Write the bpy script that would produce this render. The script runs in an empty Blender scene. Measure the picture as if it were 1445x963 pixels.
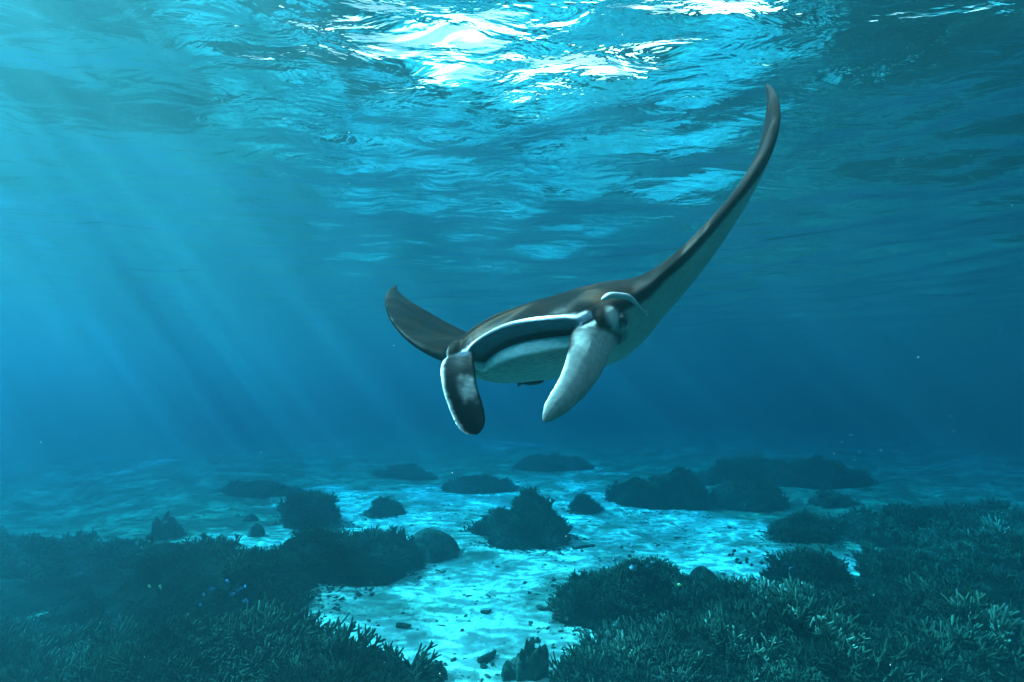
import bpy, bmesh, math, random
import numpy as np
from mathutils import Vector, Matrix, Quaternion, noise
from mathutils.kdtree import KDTree

R = math.radians
scene = bpy.context.scene
C = scene.collection

# ------------------------------------------------------------------ camera, sky, sun, exposure
SURF_Z = 2.3          # mean sea level; the camera hangs at the origin
BED_Z = -3.5          # sand
F_MM = 17.0
cam_d = bpy.data.cameras.new("camera")
cam_d.lens = F_MM
cam_d.sensor_width = 36.0
cam_d.clip_end = 600.0
cam_d.clip_start = 0.02
cam = bpy.data.objects.new("camera", cam_d)
cam.location = (0, 0, 0)
cam.rotation_euler = (R(90 + 5.8), 0, 0)
C.objects.link(cam)
scene.camera = cam

SUN_EL, SUN_AZ = 47.0, 280.0
sun_dir = Vector((math.sin(R(SUN_AZ)) * math.cos(R(SUN_EL)), math.cos(R(SUN_AZ)) * math.cos(R(SUN_EL)), math.sin(R(SUN_EL))))
world = bpy.data.worlds.new("World")
scene.world = world
world.use_nodes = True
wn = world.node_tree.nodes
sky = wn.new("ShaderNodeTexSky")
sky.sky_type = 'NISHITA'
sky.sun_disc = False
sky.sun_elevation = R(SUN_EL)
sky.sun_rotation = R(SUN_AZ)
sky.dust_density = 3.0
# thin bright cloud over the whole sky
tc = wn.new("ShaderNodeTexCoord")
cn = wn.new("ShaderNodeTexNoise"); cn.inputs["Scale"].default_value = 1.7; cn.inputs["Detail"].default_value = 5
crr = wn.new("ShaderNodeMapRange"); crr.inputs["From Min"].default_value = .3; crr.inputs["From Max"].default_value = .7
crr.inputs["To Min"].default_value = .55; crr.inputs["To Max"].default_value = .9
cm = wn.new("ShaderNodeMix"); cm.data_type = 'RGBA'
cm.inputs[7].default_value = (6.6, 6.5, 6.4, 1)
wl = world.node_tree.links
wl.new(tc.outputs["Generated"], cn.inputs["Vector"]); wl.new(cn.outputs["Fac"], crr.inputs[0]); wl.new(crr.outputs[0], cm.inputs[0])
wl.new(sky.outputs[0], cm.inputs[6])
wl.new(cm.outputs[2], wn["Background"].inputs[0])
wn["Background"].inputs[1].default_value = 0.12
sun_d = bpy.data.lights.new("sun", 'SUN')
sun_d.energy = 5.0
sun_d.angle = R(0.5)
sun_d.color = (1.0, 0.96, 0.9)
sun = bpy.data.objects.new("sun", sun_d)
sun.rotation_euler = sun_dir.to_track_quat('Z', 'Y').to_euler()
sun.location = sun_dir * 40
C.objects.link(sun)

scene.view_settings.view_transform = 'Standard'
scene.view_settings.look = 'None'
scene.view_settings.exposure = 2.45
scene.view_settings.gamma = 1.0
scene.view_settings.use_curve_mapping = False
cy = scene.cycles
cy.max_bounces = 7
cy.diffuse_bounces = 2
cy.glossy_bounces = 2
cy.transmission_bounces = 2
cy.volume_bounces = 1
cy.transparent_max_bounces = 8
cy.sample_clamp_indirect = 6.0
cy.use_denoising = True
try:
    cy.denoiser = 'OPENIMAGEDENOISE'
    cy.denoising_prefilter = 'ACCURATE'
    cy.denoising_input_passes = 'RGB_ALBEDO_NORMAL'
except Exception:
    pass

# ------------------------------------------------------------------ helpers
def mat(name):
    m = bpy.data.materials.new(name)
    m.use_nodes = True
    return m, m.node_tree.nodes, m.node_tree.links

def mesh_obj(name, verts, faces, m=None, parent=None, smooth=True):
    me = bpy.data.meshes.new(name)
    me.from_pydata([tuple(v) for v in verts], [], [tuple(f) for f in faces])
    me.update()
    if smooth:
        me.polygons.foreach_set("use_smooth", [True] * len(me.polygons))
    if m: me.materials.append(m)
    o = bpy.data.objects.new(name, me)
    C.objects.link(o)
    if parent: o.parent = parent
    return o

def grid_mesh(name, xs, ys, zf, m):
    X, Y = np.meshgrid(xs, ys)
    Z = zf(X, Y)
    n, k = X.shape
    V = np.stack([X, Y, Z], -1).reshape(-1, 3)
    idx = np.arange(n * k).reshape(n, k)
    F = np.stack([idx[:-1, :-1], idx[:-1, 1:], idx[1:, 1:], idx[1:, :-1]], -1).reshape(-1, 4)
    me = bpy.data.meshes.new(name)
    me.vertices.add(len(V)); me.vertices.foreach_set("co", V.ravel())
    me.loops.add(F.size); me.loops.foreach_set("vertex_index", F.ravel())
    me.polygons.add(len(F)); me.polygons.foreach_set("loop_start", np.arange(0, F.size, 4))
    me.polygons.foreach_set("use_smooth", np.ones(len(F), dtype=bool))
    me.update(calc_edges=True)
    me.materials.append(m)
    o = bpy.data.objects.new(name, me); C.objects.link(o)
    return o

def graded(lo, hi, c0, c1, d, g):
    """coordinates with step d inside c0..c1, growing by g outside"""
    a = list(np.arange(c0, c1 + d / 2, d))
    s = d
    while a[-1] < hi:
        s *= g; a.append(a[-1] + s)
    s = d
    while a[0] > lo:
        s *= g; a.insert(0, a[0] - s)
    return np.array(a)

def tag(o, label=None, cat=None, group=None, kind=None):
    if label: o["label"] = label
    if cat: o["category"] = cat
    if group: o["group"] = group
    if kind: o["kind"] = kind
    return o

def empty(name, loc=(0, 0, 0)):
    o = bpy.data.objects.new(name, None)
    o.empty_display_size = 0.1
    o.location = loc
    C.objects.link(o)
    return o

# ------------------------------------------------------------------ water: the body of the sea
sig_s = np.array([0.0030, 0.0130, 0.0155])
sig_a = np.array([0.27, 0.082, 0.051])
m, n, l = mat("sea_water_volume")
n.remove(n["Principled BSDF"])
pv = n.new("ShaderNodeVolumePrincipled")
D = float((sig_s + sig_a).max()) * 1.02
col = sig_s / D
ab = (1 - np.clip(sig_a / D / (1 - col), 0, 1)) ** 2
pv.inputs["Color"].default_value = (*col, 1)
pv.inputs["Absorption Color"].default_value = (*ab, 1)
pv.inputs["Density"].default_value = D
pv.inputs["Density Attribute"].default_value = ""
pv.inputs["Anisotropy"].default_value = 0.73
l.new(pv.outputs[0], n["Material Output"].inputs["Volume"])
m.cycles.homogeneous_volume = True
m.cycles.volume_sampling = 'MULTIPLE_IMPORTANCE'
X0, X1, Y0, Y1, Z0, Z1 = -95.0, 95.0, -95.0, 95.0, BED_Z - 2.6, SURF_Z + 0.8
o = mesh_obj("haze", [(X0, Y0, Z0), (X1, Y0, Z0), (X1, Y1, Z0), (X0, Y1, Z0), (X0, Y0, Z1), (X1, Y0, Z1), (X1, Y1, Z1), (X0, Y1, Z1)],
         [(0, 3, 2, 1), (4, 5, 6, 7), (0, 1, 5, 4), (1, 2, 6, 5), (2, 3, 7, 6), (3, 0, 4, 7)], m, smooth=False)
tag(o, kind="stuff", label="clear blue sea water that fades everything far away to blue")

# water surface seen from below
WSEED = 15
SHAFTS_AT = (0, 0, 17.8)  # offset of the painted shaft pattern
DAPPLE_BASE, DAPPLE_GAIN = 0.44, 3.0  # strength of the light net painted into the surface's transparency
rngw = np.random.default_rng(WSEED)
waves = []
for i in range(46):
    lam = 0.42 * (6.5 / 0.42) ** (i / 45.0)
    th = R(72) + rngw.normal(0, 0.62)
    k = 2 * math.pi / lam
    slope = 0.0245 * (0.40 + 0.60 * min(1, max(0, lam - .4) / .8)) * (1 if lam < 1.6 else max(.38, 1 - (lam - 1.6) / 3.0))  * rngw.uniform(.6, 1.4)
    waves.append((k * math.cos(th), k * math.sin(th), slope / k, rngw.uniform(0, 6.28)))
def wave_z(X, Y):
    r = np.sqrt(X ** 2 + (Y - 4) ** 2)
    Z = np.zeros_like(X)
    for kx, ky, a, p in waves:
        k = math.hypot(kx, ky)
        fade = np.clip(1.6 - r * k / 160.0, 0, 1)       # drop what the widening grid cannot carry
        ph = kx * X + ky * Y + p
        Z += fade * a * (np.sin(ph) + 0.22 * np.sin(2 * ph + .6))
    return SURF_Z + Z
m, n, l = mat("sea_surface")
n.remove(n["Principled BSDF"])
geo = n.new("ShaderNodeNewGeometry")
n1 = n.new("ShaderNodeTexNoise"); n1.inputs["Scale"].default_value = 2.6; n1.inputs["Detail"].default_value = 4; n1.inputs["Distortion"].default_value = 0.6
mp = n.new("ShaderNodeMapping"); mp.inputs["Rotation"].default_value = (0, 0, R(15)); mp.inputs["Scale"].default_value = (0.75, 1.7, 1)
l.new(geo.outputs["Position"], mp.inputs[0]); l.new(mp.outputs[0], n1.inputs["Vector"])
bp = n.new("ShaderNodeBump"); bp.inputs["Strength"].default_value = 1.0; bp.inputs["Distance"].default_value = 0.023
l.new(n1.outputs["Fac"], bp.inputs["Height"])
fr = n.new("ShaderNodeFresnel"); fr.inputs["IOR"].default_value = 1.333
gl = n.new("ShaderNodeBsdfGlossy"); gl.inputs["Roughness"].default_value = 0.02; gl.inputs["Color"].default_value = (1, 1, 1, 1)
tr = n.new("ShaderNodeBsdfTransparent")
# painted light net: noise in the transparent colour brightens thin lines, dims between
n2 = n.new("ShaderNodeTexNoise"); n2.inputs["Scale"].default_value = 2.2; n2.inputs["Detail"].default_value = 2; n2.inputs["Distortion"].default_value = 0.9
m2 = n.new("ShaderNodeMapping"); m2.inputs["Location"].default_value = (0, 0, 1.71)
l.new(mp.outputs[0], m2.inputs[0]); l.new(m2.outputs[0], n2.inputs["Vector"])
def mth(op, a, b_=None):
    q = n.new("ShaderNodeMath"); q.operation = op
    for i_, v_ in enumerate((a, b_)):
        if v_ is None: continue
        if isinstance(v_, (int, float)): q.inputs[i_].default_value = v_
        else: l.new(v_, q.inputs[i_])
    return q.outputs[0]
crest = mth('MAXIMUM', mth('SUBTRACT', 1.0, mth('MULTIPLY', mth('ABSOLUTE', mth('SUBTRACT', n2.outputs["Fac"], 0.5)), 9.0)), 0.0)  # painted bright lines of the noise, not wave crests
lens = mth('ADD', mth('MULTIPLY', mth('POWER', crest, 1.9), DAPPLE_GAIN), DAPPLE_BASE)  # painted brightness factor in place of real focusing
# painted broad shafts: a larger noise brightens and dims the transmitted light in patches
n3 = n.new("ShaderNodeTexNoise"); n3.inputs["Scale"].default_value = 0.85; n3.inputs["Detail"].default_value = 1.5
m3 = n.new("ShaderNodeMapping"); m3.inputs["Location"].default_value = SHAFTS_AT
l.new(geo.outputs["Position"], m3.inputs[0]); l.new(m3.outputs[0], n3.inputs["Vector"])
shaft_ = n.new("ShaderNodeMapRange"); shaft_.inputs["From Min"].default_value = .40; shaft_.inputs["From Max"].default_value = .62
shaft_.inputs["To Min"].default_value = .52; shaft_.inputs["To Max"].default_value = 1.75
l.new(n3.outputs["Fac"], shaft_.inputs[0])
lens = mth('MULTIPLY', lens, shaft_.outputs[0])  # painted light net times painted shafts, no real lens
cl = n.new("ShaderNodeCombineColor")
for i_ in range(3): l.new(lens, cl.inputs[i_])  # painted light pattern becomes the transparent colour
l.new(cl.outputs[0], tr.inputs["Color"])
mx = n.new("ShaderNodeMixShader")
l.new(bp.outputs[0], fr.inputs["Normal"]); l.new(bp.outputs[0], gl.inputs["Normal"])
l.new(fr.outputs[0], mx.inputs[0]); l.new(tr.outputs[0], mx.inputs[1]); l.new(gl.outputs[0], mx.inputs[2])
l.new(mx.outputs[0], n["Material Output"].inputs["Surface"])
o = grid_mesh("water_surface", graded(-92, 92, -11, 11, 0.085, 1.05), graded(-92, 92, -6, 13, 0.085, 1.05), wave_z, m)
tag(o, kind="structure", label="rippled underside of the sea surface with bright sky patches")
# ------------------------------------------------------------------ sandy bed
def bed_z(X, Y):
    X = np.asarray(X, float); Y = np.asarray(Y, float)
    z = BED_Z + 0.10 * np.sin(X * .33 + .4) * np.cos(Y * .27) + 0.05 * np.sin(X * .9 + Y * .7)
    z = z + 0.02 * np.sin(X * 2.3 + 1.3 * np.sin(Y * 1.1)) * np.cos(Y * 1.9 + .7)
    z = z + 0.012 * np.sin(Y * 6.1 + 1.7 * np.sin(X * 1.3))
    return z
m, n, l = mat("sand")
b = n["Principled BSDF"]; b.inputs["Roughness"].default_value = 0.95; b.inputs["Specular IOR Level"].default_value = 0.1
geo = n.new("ShaderNodeNewGeometry")
a1 = n.new("ShaderNodeTexNoise"); a1.inputs["Scale"].default_value = 0.55; a1.inputs["Detail"].default_value = 8; a1.inputs["Roughness"].default_value = 0.68
l.new(geo.outputs["Position"], a1.inputs["Vector"])
cr = n.new("ShaderNodeValToRGB")
cr.color_ramp.elements[0].position = 0.38; cr.color_ramp.elements[0].color = (.17, .17, .12, 1)
cr.color_ramp.elements[1].position = 0.62; cr.color_ramp.elements[1].color = (.46, .44, .37, 1)
l.new(a1.outputs["Fac"], cr.inputs[0])
# broad stretches of algae-covered rubble between the clean sand
a3 = n.new("ShaderNodeTexNoise"); a3.inputs["Scale"].default_value = 0.17; a3.inputs["Detail"].default_value = 7; a3.inputs["Roughness"].default_value = 0.62
l.new(geo.outputs["Position"], a3.inputs["Vector"])
c3 = n.new("ShaderNodeValToRGB"); c3.color_ramp.elements[0].position = 0.50; c3.color_ramp.elements[1].position = 0.60
# (clean sand only in the middle; outward it gives way more and more to overgrown bottom)
vd3 = n.new("ShaderNodeVectorMath"); vd3.operation = 'MULTIPLY_ADD'; vd3.inputs[1].default_value = (1 / 6.2, 1 / 8.2, 0); vd3.inputs[2].default_value = (-.6 / 6.2, -10.6 / 8.2, 0)
ln3 = n.new("ShaderNodeVectorMath"); ln3.operation = 'LENGTH'
far3 = n.new("ShaderNodeMapRange"); far3.inputs["From Min"].default_value = .85; far3.inputs["From Max"].default_value = 1.7; far3.inputs["To Min"].default_value = -.04; far3.inputs["To Max"].default_value = .22
l.new(geo.outputs["Position"], vd3.inputs[0]); l.new(vd3.outputs[0], ln3.inputs[0])
ad3 = n.new("ShaderNodeMath"); ad3.operation = 'ADD'
l.new(ln3.outputs["Value"], far3.inputs[0]); l.new(far3.outputs[0], ad3.inputs[0]); l.new(a3.outputs["Fac"], ad3.inputs[1])
l.new(ad3.outputs[0], c3.inputs[0])
mx3 = n.new("ShaderNodeMix"); mx3.data_type = 'RGBA'; mx3.inputs[7].default_value = (.085, .095, .060, 1)
l.new(c3.outputs[0], mx3.inputs[0]); l.new(cr.outputs[0], mx3.inputs[6]); l.new(mx3.outputs[2], b.inputs["Base Color"])
a2 = n.new("ShaderNodeTexNoise"); a2.inputs["Scale"].default_value = 7; a2.inputs["Detail"].default_value = 6
l.new(geo.outputs["Position"], a2.inputs["Vector"])
bp = n.new("ShaderNodeBump"); bp.inputs["Distance"].default_value = 0.12; bp.inputs["Strength"].default_value = .8
l.new(a2.outputs["Fac"], bp.inputs["Height"]); l.new(bp.outputs[0], b.inputs["Normal"])
o = grid_mesh("sand", graded(-93, 93, -14, 14, 0.12, 1.06), graded(-93, 93, 3, 22, 0.12, 1.06), bed_z, m)
tag(o, kind="structure", label="pale rippled sand floor between the corals")
# ------------------------------------------------------------------ corals
rng = np.random.default_rng(5)

def coral_material(name, lo, hi, tipc):
    m, n, l = mat(name)
    b = n["Principled BSDF"]; b.inputs["Roughness"].default_value = .9; b.inputs["Specular IOR Level"].default_value = .02
    oi = n.new("ShaderNodeObjectInfo")
    r1 = n.new("ShaderNodeValToRGB"); r1.color_ramp.elements[0].color = (*lo, 1); r1.color_ramp.elements[1].color = (*hi, 1)
    l.new(oi.outputs["Random"], r1.inputs[0])
    a = n.new("ShaderNodeAttribute"); a.attribute_name = "tip"
    g = n.new("ShaderNodeNewGeometry")
    nz = n.new("ShaderNodeTexNoise"); nz.inputs["Scale"].default_value = .8; nz.inputs["Detail"].default_value = 4
    l.new(g.outputs["Position"], nz.inputs["Vector"])
    mr = n.new("ShaderNodeMapRange"); mr.inputs["From Min"].default_value = .35; mr.inputs["From Max"].default_value = .7; mr.inputs["To Min"].default_value = .15; mr.inputs["To Max"].default_value = 1.0
    l.new(nz.outputs["Fac"], mr.inputs[0])
    mm = n.new("ShaderNodeMath"); mm.operation = 'MULTIPLY'; l.new(a.outputs["Fac"], mm.inputs[0]); l.new(mr.outputs[0], mm.inputs[1])
    mx = n.new("ShaderNodeMix"); mx.data_type = 'RGBA'
    # colonies differ: some brown, some olive, some greyer, in patches a metre or two across
    nb = n.new("ShaderNodeTexNoise"); nb.inputs["Scale"].default_value = .45; nb.inputs["Detail"].default_value = 3
    l.new(g.outputs["Position"], nb.inputs["Vector"])
    rb = n.new("ShaderNodeValToRGB"); rb.color_ramp.elements[0].position = .36; rb.color_ramp.elements[0].color = (.35, .42, .40, 1); rb.color_ramp.elements[1].position = .66; rb.color_ramp.elements[1].color = (1.9, 1.7, 1.25, 1)
    l.new(nb.outputs["Fac"], rb.inputs[0])
    vm = n.new("ShaderNodeVectorMath"); vm.operation = 'MULTIPLY'; l.new(r1.outputs[0], vm.inputs[0]); l.new(rb.outputs[0], vm.inputs[1])
    l.new(mm.outputs[0], mx.inputs[0]); l.new(vm.outputs[0], mx.inputs[6]); mx.inputs[7].default_value = (*tipc, 1)
    l.new(mx.outputs[2], b.inputs["Base Color"])
    return m
M_STAG = coral_material("staghorn_skin", (.006, .009, .006), (.015, .019, .012), (.055, .07, .048))
M_PALE = coral_material("pale_staghorn_skin", (.06, .065, .045), (.10, .11, .075), (.20, .21, .16))
m, n, l = mat("coral_rock")
b = n["Principled BSDF"]; b.inputs["Roughness"].default_value = .95; b.inputs["Specular IOR Level"].default_value = .03
g_ = n.new("ShaderNodeNewGeometry"); nz = n.new("ShaderNodeTexNoise"); nz.inputs["Scale"].default_value = 9; nz.inputs["Detail"].default_value = 8
rp = n.new("ShaderNodeValToRGB"); rp.color_ramp.elements[0].position = .35; rp.color_ramp.elements[0].color = (.012, .016, .012, 1); rp.color_ramp.elements[1].position = .7; rp.color_ramp.elements[1].color = (.07, .075, .055, 1)
bpn = n.new("ShaderNodeBump"); bpn.inputs["Distance"].default_value = .06
l.new(g_.outputs["Position"], nz.inputs["Vector"]); l.new(nz.outputs["Fac"], rp.inputs[0]); l.new(rp.outputs[0], b.inputs["Base Color"]); l.new(nz.outputs["Fac"], bpn.inputs["Height"]); l.new(bpn.outputs[0], b.inputs["Normal"])
M_ROCK = m
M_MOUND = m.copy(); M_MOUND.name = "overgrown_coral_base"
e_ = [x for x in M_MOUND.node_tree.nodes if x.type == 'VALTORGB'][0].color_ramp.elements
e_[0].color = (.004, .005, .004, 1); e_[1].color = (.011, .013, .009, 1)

def branch_cluster_mesh(seed, n_main, length, thick, spread, n_side, m, sides=4):
    r = np.random.default_rng(seed)
    V, F, T = [], [], []
    def tube(p0, d, ln, r0, segs, t0, bend):
        p = np.array(p0, float); d = np.array(d, float); d /= np.linalg.norm(d)
        pts = [(p.copy(), d.copy(), r0)]
        for i in range(segs):
            d = d + bend / segs + r.normal(0, .10, 3); d /= np.linalg.norm(d)
            p = p + d * ln / segs
            pts.append((p.copy(), d.copy(), r0 * (1 - .38 * (i + 1) / segs)))
        base = len(V)
        for i, (q, dd, rr) in enumerate(pts):
            a = np.cross(dd, (0.3, .9, .1)); a /= np.linalg.norm(a); b2 = np.cross(dd, a)
            for k in range(sides):
                an = 2 * math.pi * k / sides + seed
                V.append(tuple(q + rr * (a * math.cos(an) + b2 * math.sin(an)))); T.append(t0 + (1 - t0) * (i / segs) ** 1.5)
        V.append(tuple(pts[-1][0] + pts[-1][1] * pts[-1][2] * 1.1)); T.append(1.0)
        for i in range(segs):
            for k in range(sides):
                k2 = (k + 1) % sides
                F.append((base + i * sides + k, base + i * sides + k2, base + (i + 1) * sides + k2, base + (i + 1) * sides + k))
        for k in range(sides):
            F.append((base + segs * sides + k, base + segs * sides + (k + 1) % sides, len(V) - 1))
        return pts
    for i in range(n_main):
        az = r.uniform(0, 6.283); el = spread * math.sqrt(r.uniform(0, 1))
        d = np.array([math.sin(el) * math.cos(az), math.sin(el) * math.sin(az), math.cos(el)])
        j_ = np.clip(r.normal(0, .05, 2), -.075, .075) * max(.6, length / .25)
        p0 = np.array([d[0] * .10 + j_[0], d[1] * .10 + j_[1], -.06])
        ln = length * r.uniform(.65, 1.15)
        pts = tube(p0, d, ln, thick * r.uniform(.8, 1.2), 4, 0.0, np.array([0, 0, .35]))
        for j in range(r.integers(n_side[0], n_side[1] + 1)):
            q, dd, rr = pts[r.integers(1, 4)]
            sd = np.cross(dd, r.normal(size=3)); sd /= np.linalg.norm(sd)
            tube(q, dd * .6 + sd * r.uniform(.7, 1.2), ln * r.uniform(.25, .5), rr * .82, 2, .25, np.array([0, 0, .6]))
    me = bpy.data.meshes.new("branch_cluster")
    me.from_pydata(V, [], F); me.update()
    me.polygons.foreach_set("use_smooth", [True] * len(me.polygons))
    at = me.attributes.new("tip", 'FLOAT', 'POINT'); at.data.foreach_set("value", np.array(T, np.float32))
    me.materials.append(m)
    return me
CL = [branch_cluster_mesh(10 + i, 24, .22, .0175, R(66), (4, 6), M_STAG, 5) for i in range(5)]
CL_LONG = [branch_cluster_mesh(30 + i, 16, .34, .020, R(60), (5, 7), M_STAG, 5) for i in range(4)]
CL_PALE = [branch_cluster_mesh(50 + i, 12, .36, .022, R(66), (5, 8), M_PALE, 5) for i in range(2)]
CL_FINE = [branch_cluster_mesh(70 + i, 34, .12, .013, R(74), (2, 4), M_STAG, 4) for i in range(4)]

def mound(name, cx, cy, rx, ry, h, seed, rot=0.0, rough=.30, m=None, power=.55, seg=40, rings=12):
    """lumpy dome standing in the sand, origin at its base; returns object and height function in its own frame"""
    m = m or M_ROCK
    off = Vector((seed * 7.13, seed * 3.7, seed * 1.9))
    def edge(a): return 1 + .30 * noise.noise(Vector((math.cos(a) * 1.3, math.sin(a) * 1.3, seed * 2.7))) + .16 * noise.noise(Vector((math.cos(a) * 3.5, math.sin(a) * 3.5, seed * 1.7)))
    def surf(t, a):
        e = edge(a)
        x, y = rx * e * t * math.cos(a), ry * e * t * math.sin(a)
        f = max(0, 1 - t ** 2.2) ** power
        lump = 1 + rough * 2.2 * noise.noise(Vector((x * .9, y * .9, 0)) + off) + rough * noise.noise(Vector((x * 2.3, y * 2.3, 3)) + off)
        if rough > .5:
            k_ = 1 + rough * .95 * (noise.noise(Vector((x * 11, y * 11, 5)) + off) + .6 * noise.noise(Vector((x * 23, y * 23, 8)) + off))
            x, y, lump = x * (.6 + .4 * k_), y * (.6 + .4 * k_), lump * k_
        return Vector((x, y, h * f * lump - .10 * t))
    V = [surf(0, 0)]; F = []
    for i in range(1, rings + 1):
        t = (i / rings) ** .8
        for k in range(seg): V.append(surf(t, 2 * math.pi * k / seg))
    for k in range(seg): V.append(surf(1, 2 * math.pi * k / seg) + Vector((0, 0, -.35)))
    for k in range(seg): F.append((0, 1 + k, 1 + (k + 1) % seg))
    for i in range(rings):
        b0, b1 = 1 + i * seg, 1 + (i + 1) * seg
        for k in range(seg):
            k2 = (k + 1) % seg; F.append((b0 + k, b1 + k, b1 + k2, b0 + k2))
    o = mesh_obj(name, V, F, m)
    o.location = (cx, cy, float(bed_z(cx, cy)) - .02); o.rotation_euler = (0, 0, rot)
    return o, surf, edge

def thicket(name, label, cx, cy, rx, ry, h, seed, kinds, spacing, scale=1.0, rot=0.0, pale=0.0, group="staghorn coral thickets on the sand", cat="coral", hang=0.0):
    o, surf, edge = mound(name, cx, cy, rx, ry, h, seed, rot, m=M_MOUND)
    tag(o, label=label, cat=cat, group=group)
    r = np.random.default_rng(seed)
    N = min(296, int(math.pi * rx * ry * 1.25 / spacing ** 2) + 6)
    for i in range(N):
        t = math.sqrt((i + .5) / N) * 1.0; a = i * 2.39996 + r.normal(0, .12)
        t = min(1.0, max(0, t + r.normal(0, .03)))
        p = surf(t, a)
        e = 1e-2
        pa, pt = surf(t, a + .05), surf(max(0, t - .04), a)
        nrm = (pt - p).cross(pa - p)
        if nrm.z < 0: nrm = -nrm
        if nrm.length < 1e-9: nrm = Vector((0, 0, 1))
        nrm.normalize(); nrm = (nrm * .75 + Vector((0, 0, .45))).normalized()
        me = CL_PALE[r.integers(0, 2)] if r.random() < pale else kinds[r.integers(0, len(kinds))]
        c = bpy.data.objects.new("branch_cluster", me); C.objects.link(c); c.parent = o
        c.location = p - nrm * .02
        q = nrm.to_track_quat('Z', 'Y') @ Quaternion((0, 0, 1), r.uniform(0, 6.28))
        c.rotation_mode = 'QUATERNION'; c.rotation_quaternion = q
        s = scale * r.uniform(.6, 1.35); c.scale = (s, s, s * r.uniform(.85, 1.2))
    return o

G1 = "broad coral banks"; G2 = "coral mounds scattered over the sand"; G3 = "staghorn thickets in the foreground"
TH = [
 # name, label, cx, cy, rx, ry, h, kinds, spacing, scale, pale, group
 ("coral_bank", "wide dark coral bank spreading in from the left edge behind the foreground thicket", -10.4, 9.4, 4.7, 2.1, .48, CL_FINE + CL[:2], .34, 1.15, 0, G1),
 ("coral_bank", "low very dark coral bank in the bottom left corner", -9.0, 6.5, 3.0, 1.5, .45, CL_FINE + CL, .34, 1.1, 0, G1),
 ("coral_bank", "humped dark coral bank between the left bank and the bright sand channel", -5.1, 8.25, 1.9, 1.15, .70, CL_FINE + CL[:2], .27, 1.0, 0, G1),
 ("coral_bank", "huge shaded coral bank running along the right edge", 12.2, 11.6, 4.6, 2.4, .38, CL_FINE + CL[:2], .42, 1.25, 0, G1),
 ("coral_bank", "dark coral bank sloping down from the right edge behind the foreground thicket", 9.4, 9.2, 3.0, 1.6, .48, CL_FINE + CL, .30, 1.1, .01, G1),
 ("coral_bank", "long faint coral bank on the far right sand, blurred by blue water", 10.2, 19.0, 3.8, 1.3, .85, CL_FINE, .42, 1.5, 0, G1),
 ("coral_mound", "elongated coral mound with a bushy right end beside the left side of the sand channel", -3.35, 10.0, 1.45, .90, .72, CL + CL_FINE, .24, .95, 0, G2),
 ("coral_mound", "flat topped dark coral mound in the middle of the sand, right under the manta", .30, 12.1, 1.22, .95, .72, CL + CL_FINE, .24, .95, 0, G2),
 ("coral_mound", "big rounded coral mound on the far sand, under the manta's right-hand side", 4.7, 15.6, 1.5, 1.1, .88, CL_FINE, .27, 1.2, 0, G2),
 ("coral_mound", "coral mound in front of the long faint bank on the far right", 7.25, 15.5, 1.1, .85, .75, CL_FINE, .26, 1.2, 0, G2),
 ("coral_mound", "small round coral head just right of the flat topped mound", 2.2, 14.8, .44, .38, .42, CL_FINE, .16, 1.0, 0, G2),
 ("coral_mound", "small low coral head left of the flat topped mound, on pale sand", -3.5, 14.0, .55, .42, .36, CL_FINE, .17, 1.0, 0, G2),
 ("coral_mound", "tall bushy coral mound on the left sand beyond the channel", -5.25, 12.9, .72, .6, .80, CL_FINE + CL[:2], .2, 1.0, 0, G2),
 ("coral_mound", "bushy coral mound at the edge of the bright sand, in front of the right bank", 5.4, 9.2, .68, .58, .50, CL, .2, .9, 0, G2),
 ("coral_mound", "rounded coral mound at the left tip of the huge right bank", 7.0, 12.0, .78, .6, .62, CL_FINE + CL[:1], .2, 1.05, 0, G2),
 ("coral_mound", "small coral mound alone on the dim sand right of the elongated far mounds", 9.8, 15.1, .6, .42, .40, CL_FINE, .19, 1.1, 0, G2),
 ("coral_mound", "faint wide coral patch on the far sand straight below the manta's mouth", -1.1, 17.8, 1.3, .8, .42, CL_FINE, .26, 1.3, 0, G2),
 ("coral_mound", "faint coral patch on the far left sand, nearly lost in the blue", -8.6, 17.0, 1.5, .8, .40, CL_FINE, .28, 1.3, 0, G2),
 ("coral_mound", "faintest coral patch at the back of the sand, behind the wide patch below the mouth", 1.6, 22.0, 1.8, .8, .55, CL_FINE, .32, 1.5, 0, G2),
 ("coral_mound", "narrow coral patch at the back left of the sand", -4.4, 20.5, 1.4, .7, .45, CL_FINE, .3, 1.4, 0, G2),
 ("staghorn_thicket", "dense upright staghorn thicket filling the foreground left of the bottom sand channel", -4.3, 5.95, 3.3, 1.12, .50, CL + CL_LONG, .24, .92, .0, G3),
 ("staghorn_thicket", "domed staghorn thicket jutting into the sand at right of centre, spiky along its left side", 1.85, 8.2, 1.2, .78, .58, CL + CL_LONG[:1], .19, .8, .015, G3),
 ("staghorn_thicket", "sprawling staghorn thicket across the bottom right with long loose branches and pale tufts", 4.9, 6.55, 3.7, 1.15, .55, CL + CL_LONG, .25, .95, .07, G3),
 ("staghorn_thicket", "open staghorn thicket beside the knobbly rocks at the bottom of the sand channel", 1.55, 6.35, .95, .70, .38, CL_LONG + CL, .2, .8, .06, G3),
 ("staghorn_thicket", "staghorn thicket linking the domed thicket to the right-hand foreground thicket", 3.5, 7.5, 1.3, .62, .42, CL + CL_LONG, .21, .85, .05, G3),
 ("staghorn_thicket", "far right corner staghorn thicket, dark with few pale tips", 9.0, 6.6, 2.2, 1.2, .50, CL + CL_LONG, .27, 1.0, .02, G3),
]
for i, (nm, lb, cx, cy_, rx, ry, h, kinds, sp, sc, pl, gp) in enumerate(TH):
    thicket(nm, lb, cx, cy_, rx, ry, h, 3 + i, kinds, sp, sc, 0.0, pl, gp)

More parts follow.
